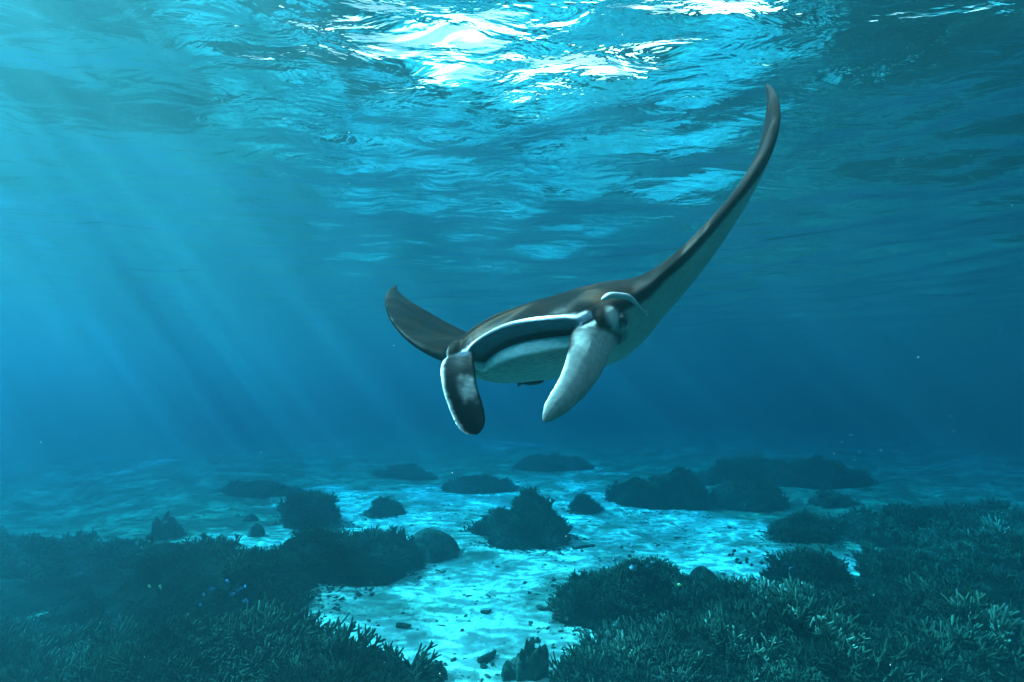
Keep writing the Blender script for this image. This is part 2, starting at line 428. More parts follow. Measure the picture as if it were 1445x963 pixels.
# solid coral heads and knobbly rocks
BO = [
 ("coral_boulder", "smooth rounded coral boulder joined to the right of the elongated left mound", -1.75, 10.75, .60, .48, .55, .10),
 ("coral_boulder", "small pitted coral boulder on bright sand right of the domed thicket", 3.42, 9.0, .33, .28, .36, .30),
 ("coral_rock", "big knobbly dead coral rock at the bottom middle of the sand channel", .16, 6.45, .27, .22, .42, .75),
 ("coral_rock", "knobbly coral rock at the right tip of the left foreground thicket", -1.02, 6.35, .26, .2, .26, .7),
 ("coral_rock", "low rounded rock between the two knobbly rocks at the bottom edge", -.62, 6.12, .15, .12, .14, .4),
 ("coral_rock", "small dark rock on the left sand in front of the tall bushy mound", -6.0, 11.7, .2, .16, .2, .5),
 ("coral_rock", "second small dark rock on the left sand, farther from the camera", -6.9, 13.2, .22, .18, .2, .5),
 ("coral_rock", "jagged small rock standing just past the left bank's crest", -7.95, 11.6, .36, .25, .35, .7),
]
for i, (nm, lb, cx, cy_, rx, ry, h, rough) in enumerate(BO):
    o, _, _ = mound(nm, cx, cy_, rx, ry, h, 61 + i * 3, 0, rough, power=.42, seg=48, rings=16)
    tag(o, label=lb, cat="rock" if nm == "coral_rock" else "coral", group="bare rocks and boulders on the sand")
# fallen dead coral logs on the sand
def dead_branch(p0, p1, r0, label):
    a, b_ = Vector((*p0, float(bed_z(*p0)) + r0 * .7)), Vector((*p1, float(bed_z(*p1)) + r0 * .8))
    V, F = [], []; NS, NR = 9, 9; d = b_ - a; u = Vector((0, 0, 1)); s = d.cross(u).normalized()
    for i in range(NS):
        t = i / (NS - 1); c = d * t + s * .03 * math.sin(t * 4 + p0[0])
        for k in range(NR):
            an = 2 * math.pi * k / NR
            rr = r0 * (.5 + .5 * math.sin(math.pi * min(1, .15 + t * .9))) * (1 + .3 * noise.noise(Vector((t * 6, math.cos(an) * 1.5, math.sin(an) * 1.5 + p0[1]))))
            V.append(c + s * rr * math.cos(an) + u * rr * math.sin(an))
    for i in range(NS - 1):
        for k in range(NR):
            k2 = (k + 1) % NR; F.append((i * NR + k, i * NR + k2, (i + 1) * NR + k2, (i + 1) * NR + k))
    F.append(tuple(reversed(range(NR)))); F.append(tuple((NS - 1) * NR + k for k in range(NR)))
    o = mesh_obj("dead_coral", V, F, M_ROCK); o.location = a
    tag(o, label=label, cat="coral", group="fallen pieces of dead coral")
dead_branch((-.42, 6.68), (-.22, 6.95), .05, "thick broken coral log lying by the knobbly rock at the bottom")
dead_branch((-.50, 8.15), (-.33, 8.2), .03, "short dark coral stick on bright sand in mid channel")
dead_branch((-1.72, 7.55), (-1.5, 7.6), .04, "dark coral stub near the tip of the left foreground thicket")
dead_branch((.42, 8.3), (.58, 8.2), .035, "short coral stub at the left foot of the domed thicket")
dead_branch((1.35, 11.3), (1.9, 11.5), .04, "long thin coral stick right of the flat topped mound's foot")

# small low tufts of coral sprouting from the sand
TU = [(-.42, 8.72, .5, "small coral tuft alone in the middle of the bright sand channel"), (-1.72, 9.2, .42, "low scraggly coral tuft on the sand below the smooth boulder"),
      (.2, 8.35, .3, "tiny coral tuft left of the domed thicket"), (1.05, 11.0, .5, "coral tuft on the sand at the right foot of the flat topped mound"),
      (3.6, 13.6, .55, "coral tuft on the sand in front of the far rounded mound"), (2.9, 13.2, .45, "low coral tuft between the flat topped mound and the far rounded mound"),
      (4.3, 11.3, .5, "sparse coral tuft on the open sand at right"), (-1.62, 7.25, .34, "small coral tuft beside the dark stub near the left thicket's tip"), (5.6, 12.8, .6, "coral tuft on sand in front of the far right mounds")]
for i, (x, y, s, lb) in enumerate(TU):
    o = bpy.data.objects.new("coral_tuft", CL[i % len(CL)]); C.objects.link(o)
    o.location = (x, y, float(bed_z(x, y)) - .02); o.rotation_euler = (0, 0, i * 1.3); o.scale = (s, s, s * .55)
    tag(o, label=lb, cat="coral", group="small coral tufts on open sand")

# loose rubble: far too many bits to count
def rubble():
    r = np.random.default_rng(77)
    ico = bmesh.new(); bmesh.ops.create_icosphere(ico, subdivisions=1, radius=1)
    bv = np.array([v.co[:] for v in ico.verts]); bf = np.array([[v.index for v in f.verts] for f in ico.faces]); ico.free()
    V, F = [], []; nV = 0
    foot = [(t[2], t[3], t[4], t[5]) for t in TH]
    cnt = 0
    while cnt < 6500:
        if r.random() < .70:                                  # gathered round the feet of the corals
            cx, cy_, rx, ry = foot[r.integers(0, len(foot))]
            a = r.uniform(0, 6.28); k = 1.0 + abs(r.normal(0, .22))
            x, y = cx + rx * k * math.cos(a), cy_ + ry * k * math.sin(a)
        else:
            y = 5.5 + 17 * r.random() ** 1.4; x = r.uniform(-1.0, 1.0) * (2 + y * .75)
        if noise.noise(Vector((x * .8, y * .8, 9))) < -.05: continue
        s = .012 + .035 * r.random() ** 3
        v = bv * (1 + .45 * (r.random(bv.shape) - .5)) * s * np.array([r.uniform(.7, 2.2), r.uniform(.6, 1.2), r.uniform(.4, .8)])
        c, q = math.cos(r.uniform(0, 6.28)), 0
        an = r.uniform(0, 6.28); ca, sa = math.cos(an), math.sin(an)
        v = np.stack([v[:, 0] * ca - v[:, 1] * sa, v[:, 0] * sa + v[:, 1] * ca, v[:, 2]], -1) + np.array([x, y, float(bed_z(x, y)) + s * .1])
        V.append(v); F.append(bf + nV); nV += len(v); cnt += 1
    o = mesh_obj("coral_rubble", np.concatenate(V), np.concatenate(F), M_ROCK, smooth=False)
    tag(o, kind="stuff", label="loose bits of dead coral rubble strewn over the sand")
rubble()
# ------------------------------------------------------------------ manta ray
def interp(s, xs, ys):
    """smooth (monotone-ish cubic) interpolation"""
    xs = np.asarray(xs, float); ys = np.asarray(ys, float)
    h = np.diff(xs); dlt = np.diff(ys) / h
    mm = np.zeros_like(ys)
    mm[1:-1] = np.where(dlt[:-1] * dlt[1:] > 0, 2 * dlt[:-1] * dlt[1:] / (dlt[:-1] + dlt[1:] + 1e-12), 0)
    mm[0], mm[-1] = dlt[0], dlt[-1]
    s = np.clip(s, xs[0], xs[-1])
    i = np.clip(np.searchsorted(xs, s, side='right') - 1, 0, len(h) - 1)
    t = (s - xs[i]) / h[i]
    return ((2*t**3-3*t**2+1)*ys[i] + (t**3-2*t**2+t)*h[i]*mm[i] + (-2*t**3+3*t**2)*ys[i+1] + (t**3-t**2)*h[i]*mm[i+1])

def sstep(a, b, x):
    t = np.clip((x - a) / (b - a), 0, 1); return t * t * (3 - 2 * t)

# body frame: +x the animal's left, -y its front, +z its back. u = distance along the span
HALF = 1.52
U_K   = [0.00, 0.20, 0.265, 0.32, 0.37, 0.43, 0.55, 0.75, 0.95, 1.15, 1.35, 1.47, 1.52]
LE_Y  = [0.00, 0.015, 0.035, 0.06, 0.10, 0.17, 0.22, 0.26, 0.34, 0.49, 0.72, 0.91, 1.00]
TE_Y  = [1.20, 1.14, 1.10, 1.07, 1.03, 0.99, 0.92, 0.84, 0.78, 0.75, 0.83, 0.945, 1.004]
TOP   = [0.205, 0.19, 0.175, 0.16, 0.14, 0.110, 0.072, 0.046, 0.033, 0.024, 0.015, 0.010, 0.006]
BOT   = [0.175, 0.168, 0.152, 0.13, 0.105, 0.080, 0.055, 0.036, 0.026, 0.019, 0.013, 0.009, 0.006]
NOSE_UP = [0.075, 0.070, 0.068, 0.070, 0.060, 0.042, 0.026, 0.018, 0.014, 0.011, 0.008, 0.006, 0.004]   # bluntness of the front edge

def section(u):
    """closed chordwise polyline (y, z, v, part) ; v 0..1 from tail over the back to the lip, then mouth, then 1..0 along the belly"""
    le, te = interp(u, U_K, LE_Y), interp(u, U_K, TE_Y)
    top, bot, nose = interp(u, U_K, TOP), interp(u, U_K, BOT), interp(u, U_K, NOSE_UP)
    c = te - le
    mo = 1 - sstep(0.215, 0.262, u)           # mouth opening weight
    arch = 0.072 * (1 - (u / 0.275) ** 2) - .022 * sstep(.34, .26, u) if u < .275 else -.022 * sstep(.34, .26, u)   # the mouth line bows upward in the middle
    pts = []
    # back, tail to front
    N = 40
    for i in range(N):
        t = 1 - (i / N) ** 1.0
        t = t ** 1.6                           # crowd toward the front
        yy = le + c * t
        f = np.sqrt(1 - (1 - min(1, t / 0.36)) ** 2) if t < 0.36 else (0.5 + 0.5 * math.cos(math.pi * min(1, (t - 0.36) / 0.64))) ** 0.9
        z = 0.007 + (top - 0.007) * f
        # flat broad snout: blunt lip
        if t < 0.36:
            z = max(z, mo * (nose * .72 + arch))       # never below the top of the lip
        pts.append((yy, z, t, 0))
    # lip / mouth: list of offsets with the mouth open
    rc = 0.055 * (u / 0.25) ** 2                               # the lower jaw is narrower than the lip
    om = [(0.004, nose * .70 + arch), (-0.010, nose * .55 + arch), (-0.010, nose * .45 + arch), (0.006, nose * .22 + arch), (0.03, 0.003 + arch), (0.052 + rc * .6, -0.008 + arch), (0.12 + rc, -0.014 + arch * .9), (0.26, -0.02 + arch * .8),
          (0.26, -0.05 + arch * .6), (0.13 + rc, -0.054 + arch * .8), (0.085 + rc, -0.042 + arch), (0.060 + rc, -0.034 + arch), (0.040 + rc, -0.042 + arch), (0.030 + rc, -0.070 + arch * .9)]
    cm_ = [(0.000, nose * .5), (-0.004, nose * .36), (-0.006, nose * .22), (-0.007, nose * .10), (-0.007, nose * .05), (-0.007, nose * .02), (-0.007, 0.0), (-0.007, -0.001),
           (-0.007, -nose * .02), (-0.007, -nose * .05), (-0.006, -nose * .1), (-0.005, -nose * .2), (-0.003, -nose * .35), (0.0, -nose * .5)]
    for k, (a, b_) in enumerate(zip(om, cm_)):
        y_, z_ = a[0] * mo + b_[0] * (1 - mo), a[1] * mo + b_[1] * (1 - mo)
        if k:                                               # fill in between so that the colours stay crisp
            for q in (1 / 3, 2 / 3):
                pts.append((pl_[0] + (le + y_ - pl_[0]) * q, pl_[1] + (z_ - pl_[1]) * q, 0.0, k if q < .5 else 1 + k))
        pl_ = (le + y_, z_)
        pts.append((le + y_, z_, 0.0, 1 + k))
    # belly, front to tail
    M = 30
    y0, z0 = pts[-1][0], pts[-1][1]
    for i in range(1, M + 1):
        t = (i / M) ** 1.5
        yy = y0 + (te - y0) * t
        g = np.sqrt(1 - (1 - min(1, t / 0.4)) ** 2) if t < 0.4 else (0.5 + 0.5 * math.cos(math.pi * min(1, (t - 0.4) / 0.6))) ** 0.9
        zb = -bot * g - 0.007
        wl_ = max(0, 1 - t / 0.25) ** 2
        z = zb * (1 - wl_) + min(z0, zb) * wl_ if mo < .5 else zb * (1 - wl_) + (z0 + (zb)) * 0.5 * wl_ + 0.5 * wl_ * min(z0, zb)
        if i == 0: z = z0
        pts.append((yy, z, t, 20))
    return pts

def wing_curve(side, P):
    """spine of the wing: position and up-vector at distance u, integrating the dihedral"""
    us = np.linspace(0, HALF, 160)
    th = np.radians(interp(us, P['u'], P['dihedral']))
    tw = np.radians(interp(us, P['u'], P['twist']))
    sw = np.radians(interp(us, P['u'], P['sweep']))
    x = np.zeros_like(us); z = np.zeros_like(us); y = np.zeros_like(us)
    du = (us[1] - us[0]) * P.get('stretch', 1.0)
    for i in range(1, len(us)):
        x[i] = x[i-1] + du * math.cos(th[i]) * math.cos(sw[i]); z[i] = z[i-1] + du * math.sin(th[i]) * math.cos(sw[i]); y[i] = y[i-1] + du * math.sin(sw[i])
    return us, x, y, z, th, tw

# the animal's left wing (right in the picture) is raised high and curls in; its right wing sweeps up behind
P_LEFT  = dict(u=[0, .30, .50, .75, 1.0, 1.25, 1.52], dihedral=[0, 15, 28, 40, 52, 72, 92], twist=[0, 0, 0, 2, 8, 16, 22], sweep=[0, 0, 0, 0, 0, 0, 0], stretch=1.07)
P_RIGHT = dict(u=[0, .30, .50, .75, 1.0, 1.25, 1.52], dihedral=[0, 2, 18, 37, 42, 36, 30], twist=[0, 0, 0, 0, 0, 0, 0], sweep=[0, 0, 0, 0, 0, 0, 0], stretch=1.04)

def half_body(side, P, us_s):
    us, wx, wy, wz, th, tw = wing_curve(side, P)
    rows, rec = [], []
    for u in us_s:
        px, py, pz = np.interp(u, us, wx), np.interp(u, us, wy), np.interp(u, us, wz)
        t_, w_ = np.interp(u, us, th), np.interp(u, us, tw)
        row = []
        sec = section(u)
        yc = 0.5 * (sec[0][0] + interp(u, U_K, LE_Y))
        for (y, z, v, part) in sec:
            yy, zz = y - yc, z
            yy, zz = yy * math.cos(w_) - zz * math.sin(w_), yy * math.sin(w_) + zz * math.cos(w_)
            row.append((side * (px - zz * math.sin(t_)), py + yc + yy, pz + zz * math.cos(t_)))
            rec.append((side * u, v, part))
        rows.append(row)
    return rows, rec

us_s = np.concatenate([np.linspace(0, .22, 36), np.linspace(.226, .285, 14), np.linspace(.29, .47, 30), np.linspace(.478, 1.40, 120), np.linspace(1.406, 1.519, 18)])
Lr, Lrec = half_body(1, P_LEFT, us_s)
Rr, Rrec = half_body(-1, P_RIGHT, us_s[1:])
K = len(Lr[0])
rows = Rr[::-1] + Lr
rec = []
for i in range(len(Rr) - 1, -1, -1): rec += Rrec[i * K:(i + 1) * K]
rec += Lrec
V = [p for r in rows for p in r]; F = []
for i in range(len(rows) - 1):
    for k in range(K):
        k2 = (k + 1) % K
        F.append((i * K + k, i * K + k2, (i + 1) * K + k2, (i + 1) * K + k))
F.append(tuple(range(K))[::1]); F.append(tuple((len(rows) - 1) * K + k for k in reversed(range(K))))
src_v = list(V); src_c = []

DARK, WHITE, BROWN, SLATE, BLACK, LIPW = (.0055, .0050, .0050), (.20, .23, .23), (.016, .0075, .004), (.075, .11, .15), (.006, .006, .008), (.80, .82, .83)
def mixc(a, b, t): return tuple(a[i] * (1 - t) + b[i] * t for i in range(3))
def body_colour(co, r):
    su, v, part = r
    u = abs(su)
    n_ = noise.fractal(Vector(co) * 5.0, 0.6, 2.0, 4)
    n2 = noise.fractal(Vector(co) * 26.0, 0.6, 2.0, 4)
    n3 = noise.fractal(Vector((co[0] * 3, co[1] * 10, co[2] * 3)), 0.6, 2.0, 4)
    if part == 0:
        d = mixc(DARK, BROWN, float(np.clip(.25 + .9 * n_ + .7 * n3, 0, 1)))
        if u < .262:                                   # mottled white band along the upper lip
            e = 0.011 + .004 * n_ + .005 * n2
            d = mixc(d, LIPW, float(sstep(e, e - .012, v)) * .9 * float(sstep(.262, .235, u)))
        # pale shoulder patch behind the eye
        return d
    if part == 20:
        w = mixc(WHITE, (.22, .25, .25), float(np.clip(.2 + .35 * n_, 0, 1)))
        if u > .43:                                    # dark rim of the wing's front edge
            e = 0.018 + .01 * n_ + .30 * float(sstep(.85, 1.4, u))
            w = mixc(w, DARK, float(sstep(e + .012, e - .008, v)))
        if u > 1.25: w = mixc(w, DARK, float(sstep(1.25, 1.45, u + .1 * n_)))
        return w
    if u < .30:
        if part <= 1: return mixc(mixc(DARK, BROWN, .6), mixc(LIPW, SLATE, float(np.clip(.1 + .4 * n2, 0, .6))), float(sstep(.295, .255, u + .02 * n2)))
        if part <= 6: return mixc(SLATE, (.045, .065, .09), float(np.clip(.3 + .35 * n_, 0, 1)))
        if part <= 11: return BLACK
        return LIPW
    return DARK
for co, r in zip(V, rec): src_c.append(body_colour(co, r))

# ---- cephalic lobes: flat paddles on a centre line
def paddle(path, wdir, widths, thick, NS=60, NR=44):
    """path: centre points; wdir: direction across the blade at each; returns verts, faces, (s, a) records"""
    path = np.array(path, float); wdir = np.array(wdir, float)
    t_k = np.linspace(0, 1, len(path))
    s = np.linspace(0, 1, NS)
    c = np.stack([interp(s, t_k, path[:, j]) for j in range(3)], -1)
    w = np.stack([interp(s, t_k, wdir[:, j]) for j in range(3)], -1)
    wd = interp(s, t_k, widths); tk = interp(s, t_k, thick)
    tan = np.gradient(c, axis=0); tan /= np.linalg.norm(tan, axis=1)[:, None]
    w = w - tan * (w * tan).sum(1)[:, None]; w /= np.linalg.norm(w, axis=1)[:, None]
    nn = np.cross(tan, w)
    V, rc = [], []
    end = np.sqrt(np.clip(1 - np.clip((s - .86) / .14, 0, 1) ** 2, 0.0, 1))
    for i in range(NS):
        for k in range(NR):
            a = 2 * math.pi * k / NR
            ca, sa = math.cos(a), math.sin(a)
            camber = 0.19 * wd[i] * (ca * ca - .4)
            p = c[i] + w[i] * (wd[i] * .5 * ca * max(end[i], .12) * (1 + .10 * noise.noise(Vector((s[i] * 5, ca * .8, path[0][0] * 9))))) + nn[i] * (tk[i] * .5 * math.copysign(abs(sa) ** .8, sa) * max(end[i], .3) + camber)
            V.append(tuple(p)); rc.append((s[i], a))
    F = []
    for i in range(NS - 1):
        for k in range(NR):
            k2 = (k + 1) % NR
            F.append((i * NR + k, i * NR + k2, (i + 1) * NR + k2, (i + 1) * NR + k))
    F.append(tuple(reversed(range(NR)))); F.append(tuple((NS - 1) * NR + k for k in range(NR)))
    return V, F, rc

def lobe_colour(side):
    def f(co, r):
        s, a = r
        n_ = noise.fractal(Vector(co) * 9.0, 0.6, 2.0, 4); n2 = noise.fractal(Vector(co) * 40.0, 0.6, 2.0, 4)
        return LOBE_FN[side](s, a, n_, n2)
    return f
def left_lobe_col(s, a, n_, n2):
    # a = 0 is the front edge; the outer face is pale, a dark mottled line runs down the front edge
    w = mixc((.16, .19, .195), (.12, .145, .15), float(np.clip(.2 + .35 * n_, 0, 1)))
    d = min(a, 2 * math.pi - a)
    k = float(sstep(.62, .38, d + .16 * n2)) * float(sstep(.66, .5, s + .06 * n2))
    w = mixc(w, DARK, k)
    k = float(sstep(.7, .2, d)) * float(sstep(.45, .6, s))
    w = mixc(w, (.85, .84, .82), k)  # sunlit front edge towards the tip, painted in as white
    return mixc(w, mixc(DARK, BROWN, .6), float(sstep(.36, .24, s + .10 * (d / math.pi) + .04 * n2)))
def right_lobe_col(s, a, n_, n2):
    w = mixc(DARK, BLACK, .5)
    d = min(a, 2 * math.pi - a)                         # a = pi is the outer edge
    k = float(sstep(2.45, 2.75, d + .15 * n2))
    w = mixc(w, (.75, .76, .78), k)  # sunlight along the outer edge, painted in as white
    k = float(sstep(.12, .03, abs(s - .58) + .08 * n2)) * float(sstep(2.0, 1.4, abs(d - 1.1) * 1.6 + .8)) * .28
    w = mixc(w, (.50, .54, .56), k)
    k = float(sstep(.30, .16, s + .06 * n_)) * .7
    return mixc(w, (.16, .22, .28), k)
LOBE_FN = {1: left_lobe_col, -1: right_lobe_col}
PAD_L = dict(path=[(.32, .22, .03), (.31, .085, .0), (.285, .015, -.08), (.245, -.045, -.155), (.185, -.105, -.225), (.115, -.155, -.285)],
             wdir=[(-.5, -.4, .7), (-.7, -.4, .6), (-.65, -.4, .65), (-.6, -.35, .7), (-.6, -.35, .75), (-.5, -.35, .8)],
             widths=[.18, .185, .155, .13, .10, .05], thick=[.10, .066, .040, .027, .020, .015])
PAD_R = dict(path=[(-.305, .20, .03), (-.30, .07, .02), (-.285, -.02, -.05), (-.265, -.055, -.14), (-.24, -.07, -.235), (-.215, -.075, -.31)],
             wdir=[(.5, .4, .7), (.75, .4, .4), (.85, .45, .2), (.87, .48, .1), (.87, .48, .1), (.87, .48, .1)],
             widths=[.15, .16, .15, .14, .13, .10], thick=[.10, .068, .045, .032, .024, .018])
def add_src(v, f, rcs, cf):
    b = len(src_v)
    for co, r in zip(v, rcs):
        src_v.append(co); src_c.append(cf(co, r))
    F.extend(tuple(b + i for i in q) for q in f)
for side, pd in ((1, PAD_L), (-1, PAD_R)):
    v, f, rc_ = paddle(**pd)
    add_src(v, f, rc_, lobe_colour(side))
# eye bulges on the sides of the head
def blob(c, r, n_u=40, n_v=26):
    v, f, rr = [], [], []
    for i in range(n_v + 1):
        p = math.pi * i / n_v
        for k in range(n_u):
            a = 2 * math.pi * k / n_u
            v.append((c[0] + r[0] * math.sin(p) * math.cos(a), c[1] + r[1] * math.sin(p) * math.sin(a), c[2] + r[2] * math.cos(p)))
            rr.append((math.sin(p) * math.cos(a), math.sin(p) * math.sin(a), math.cos(p)))
    for i in range(n_v):
        for k in range(n_u):
            k2 = (k + 1) % n_u
            f.append((i * n_u + k, (i + 1) * n_u + k, (i + 1) * n_u + k2, i * n_u + k2))
    return v, f, rr
def eye_col(side):
    def f(co, r):
        n2 = noise.fractal(Vector(co) * 30.0, 0.6, 2.0, 4)
        w = mixc((.28, .31, .32), SLATE, float(np.clip(.15 + .3 * n2, 0, 1)))
        w = mixc(w, mixc(DARK, BROWN, .7), max(float(sstep(.35, .7, r[2] + .15 * n2)), float(sstep(.55, .2, r[0] * side + .12 * n2))))
        k = float(sstep(.10, .02, math.hypot(co[1] - .125, co[2] - .022) * 1.6 - .01))      # dark skin round the back of the eye
        return mixc(w, BLACK, k if r[0] * side > .3 else 0)
    return f
for side in (1, -1):
    v, f, rr = blob((side * .345, .135, .030), (.064, .10, .068))
    add_src(v, f, rr, eye_col(side))
# tail
v, f, rc_ = paddle([(0, 1.05, .0), (0, 1.35, .0), (0, 1.8, -.02), (0, 2.3, -.06)], [(1, 0, 0)] * 4, [.07, .035, .022, .012], [.06, .035, .022, .012], NS=40, NR=10)
add_src(v, f, rc_, lambda co, r: DARK)
# ---- fuse everything into one skin
me0 = bpy.data.meshes.new("src"); me0.from_pydata(src_v, [], F); me0.update()
bm = bmesh.new(); bm.from_mesh(me0); bmesh.ops.recalc_face_normals(bm, faces=bm.faces); bm.to_mesh(me0); bm.free()
tmp = bpy.data.objects.new("src", me0); C.objects.link(tmp)
md = tmp.modifiers.new("r", 'REMESH'); md.mode = 'VOXEL'; md.voxel_size = VOX if 'VOX' in globals() else 0.005; md.use_smooth_shade = True
ms = tmp.modifiers.new("s", 'SMOOTH'); ms.factor = 0.5; ms.iterations = 16
dg = bpy.context.evaluated_depsgraph_get()
me1 = bpy.data.meshes.new_from_object(tmp.evaluated_get(dg))
bpy.data.objects.remove(tmp); bpy.data.meshes.remove(me0)
kd = KDTree(len(src_v))
for i, co in enumerate(src_v): kd.insert(co, i)
kd.balance()
cols = np.ones((len(me1.vertices), 4), np.float32)
for v in me1.vertices:
    near = kd.find_n(v.co, 6)
    ws = [1 / (d * d + 4e-5) for _, _, d in near]; W = sum(ws)
    for j in range(3): cols[v.index, j] = sum(w * src_c[i][j] for w, (_, i, _) in zip(ws, near)) / W
at = me1.color_attributes.new("skin", 'FLOAT_COLOR', 'POINT')
at.data.foreach_set("color", cols.ravel())
me1.name = "manta_body"
me1.polygons.foreach_set("use_smooth", [True] * len(me1.polygons))

m, n, l = mat("manta_skin")
b = n["Principled BSDF"]; b.inputs["Roughness"].default_value = 0.5; b.inputs["Specular IOR Level"].default_value = 0.02
vc = n.new("ShaderNodeVertexColor"); vc.layer_name = "skin"
tcn = n.new("ShaderNodeTexCoord")
nz = n.new("ShaderNodeTexNoise"); nz.inputs["Scale"].default_value = 60; nz.inputs["Detail"].default_value = 5
mpn = n.new("ShaderNodeMapping"); mpn.inputs["Scale"].default_value = (.5, 1.6, 1)
l.new(tcn.outputs["Object"], mpn.inputs[0]); l.new(mpn.outputs[0], nz.inputs["Vector"])
mr = n.new("ShaderNodeMapRange"); mr.inputs["To Min"].default_value = .55; mr.inputs["To Max"].default_value = 1.45
l.new(nz.outputs["Fac"], mr.inputs[0])
mul = n.new("ShaderNodeVectorMath"); mul.operation = 'SCALE'
l.new(vc.outputs["Color"], mul.inputs[0]); l.new(mr.outputs[0], mul.inputs["Scale"])
l.new(mul.outputs[0], b.inputs["Base Color"])
bpn = n.new("ShaderNodeBump"); bpn.inputs["Distance"].default_value = .004; bpn.inputs["Strength"].default_value = .5
l.new(nz.outputs["Fac"], bpn.inputs["Height"]); l.new(bpn.outputs[0], b.inputs["Normal"])
me1.materials.clear(); me1.materials.append(m)
manta = bpy.data.objects.new("manta_ray", me1); C.objects.link(manta)
tag(manta, label="big black and white manta ray swimming over the reef with one wing raised high", cat="manta ray")
MANTA_POS = Vector((0.02, 1.90, 0.17))
YAW, ROLL, PITCH = 28.5, 9, -9      # heading turned to the left of the picture, banked, nose slightly up
rot = Matrix.Rotation(R(-YAW), 4, 'Z') @ Matrix.Rotation(R(-PITCH), 4, 'X') @ Matrix.Rotation(R(-ROLL), 4, 'Y')
manta.matrix_world = Matrix.Translation(MANTA_POS) @ rot

# ---- parts: eyes
m, n, l = mat("manta_eye")
b = n["Principled BSDF"]; b.inputs["Base Color"].default_value = (.006, .006, .008, 1); b.inputs["Roughness"].default_value = .12
EYES = [(.398, .115, .012), (-.398, .115, .012)]
for c_ in EYES:
    v, f, _ = blob((0, 0, 0), (.022, .030, .030))
    o = mesh_obj("eye", v, f, m, manta); o.location = c_
# ------------------------------------------------------------------ remoras riding on the manta
def remora(name, pts, r, colour, label):
    """slender sucker fish along body-frame points of the manta (head first), its own object in the world"""
    M = manta.matrix_world
    P = [M @ Vector(p) for p in pts]
    c0 = P[0].copy()
    m, n, l = mat(name + "_skin")
    b = n["Principled BSDF"]; b.inputs["Roughness"].default_value = .45
    tcn = n.new("ShaderNodeTexCoord"); nz = n.new("ShaderNodeTexNoise"); nz.inputs["Scale"].default_value = 45
    rp = n.new("ShaderNodeValToRGB")
    rp.color_ramp.elements[0].color = (*[c * .6 for c in colour], 1); rp.color_ramp.elements[1].color = (*[min(1, c * 1.35) for c in colour], 1)
    l.new(tcn.outputs["Object"], nz.inputs["Vector"]); l.new(nz.outputs["Fac"], rp.inputs[0]); l.new(rp.outputs[0], b.inputs["Base Color"])
    NS, NR = 22, 12
    s = np.linspace(0, 1, NS); tk = np.linspace(0, 1, len(P))
    c = np.stack([interp(s, tk, [p[j] - c0[j] for p in P]) for j in range(3)], -1)
    tan = np.gradient(c, axis=0); tan /= np.linalg.norm(tan, axis=1)[:, None]
    up = np.array(M.to_3x3() @ Vector((0, 0, 1)))
    rad = r * interp(s, [0, .06, .2, .45, .8, 1], [.35, .75, 1.0, .95, .45, .18])
    v, f = [], []
    for i in range(NS):
        sd = np.cross(tan[i], up); sd /= np.linalg.norm(sd); u2 = np.cross(sd, tan[i])
        for k in range(NR):
            a = 2 * math.pi * k / NR
            v.append(tuple(c[i] + sd * rad[i] * math.cos(a) + u2 * rad[i] * math.sin(a) * .85))
    for i in range(NS - 1):
        for k in range(NR):
            k2 = (k + 1) % NR
            f.append((i * NR + k, i * NR + k2, (i + 1) * NR + k2, (i + 1) * NR + k))
    f.append(tuple(reversed(range(NR)))); f.append(tuple((NS - 1) * NR + k for k in range(NR)))
    o = mesh_obj(name, v, f, m); o.location = c0
    tag(o, label=label, cat="remora")
    def fin(nm, a, b_, h1, h2, thick=.0025):
        """thin fin between spine parameters a and b_, rising h1..h2 along up"""
        i0, i1 = int(a * (NS - 1)), int(b_ * (NS - 1))
        p0, p1 = c[i0], c[i1]
        sd = np.cross(tan[i0], up); sd /= np.linalg.norm(sd)
        q = [p0 + up * rad[i0] * .5, p0 + (p1 - p0) * .3 + up * (rad[i0] * .5 + h1), p1 + up * (rad[i1] + h2), p1 + up * rad[i1] * .4]
        vv = [tuple(x + sd * thick) for x in q] + [tuple(x - sd * thick) for x in q]
        ff = [(0, 1, 2, 3), (7, 6, 5, 4)] + [(k, k + 4, (k + 1) % 4 + 4, (k + 1) % 4) for k in range(4)]
        mesh_obj(nm, vv, ff, m, o, smooth=False)
    fin("dorsal_fin", .55, .85, r * .8, r * .3)
    e = c[-1]; tdir = tan[-1]; sd = np.cross(tdir, up); sd /= np.linalg.norm(sd)
    q = [e - tdir * r * .6, e + tdir * r * 1.9 + up * r * 1.3, e + tdir * r * 1.3, e + tdir * r * 1.9 - up * r * 1.3]
    vv = [tuple(x + sd * .002) for x in q] + [tuple(x - sd * .002) for x in q]
    ff = [(0, 1, 2, 3), (7, 6, 5, 4)] + [(k, k + 4, (k + 1) % 4 + 4, (k + 1) % 4) for k in range(4)]
    mesh_obj("tail_fin", vv, ff, m, o, smooth=False)
    return o
remora("remora", [(.365, .035, .100), (.40, .06, .108), (.435, .11, .095), (.455, .17, .06), (.465, .22, .03)], .0145, (.20, .24, .27),
       "slender pale grey remora clinging to the manta's head just above its eye")
remora("remora", [(-.09, .36, -.172), (-.13, .35, -.174), (-.17, .34, -.171), (-.20, .34, -.166)], .013, (.012, .012, .014),
       "small black remora pressed flat under the manta's pale belly")
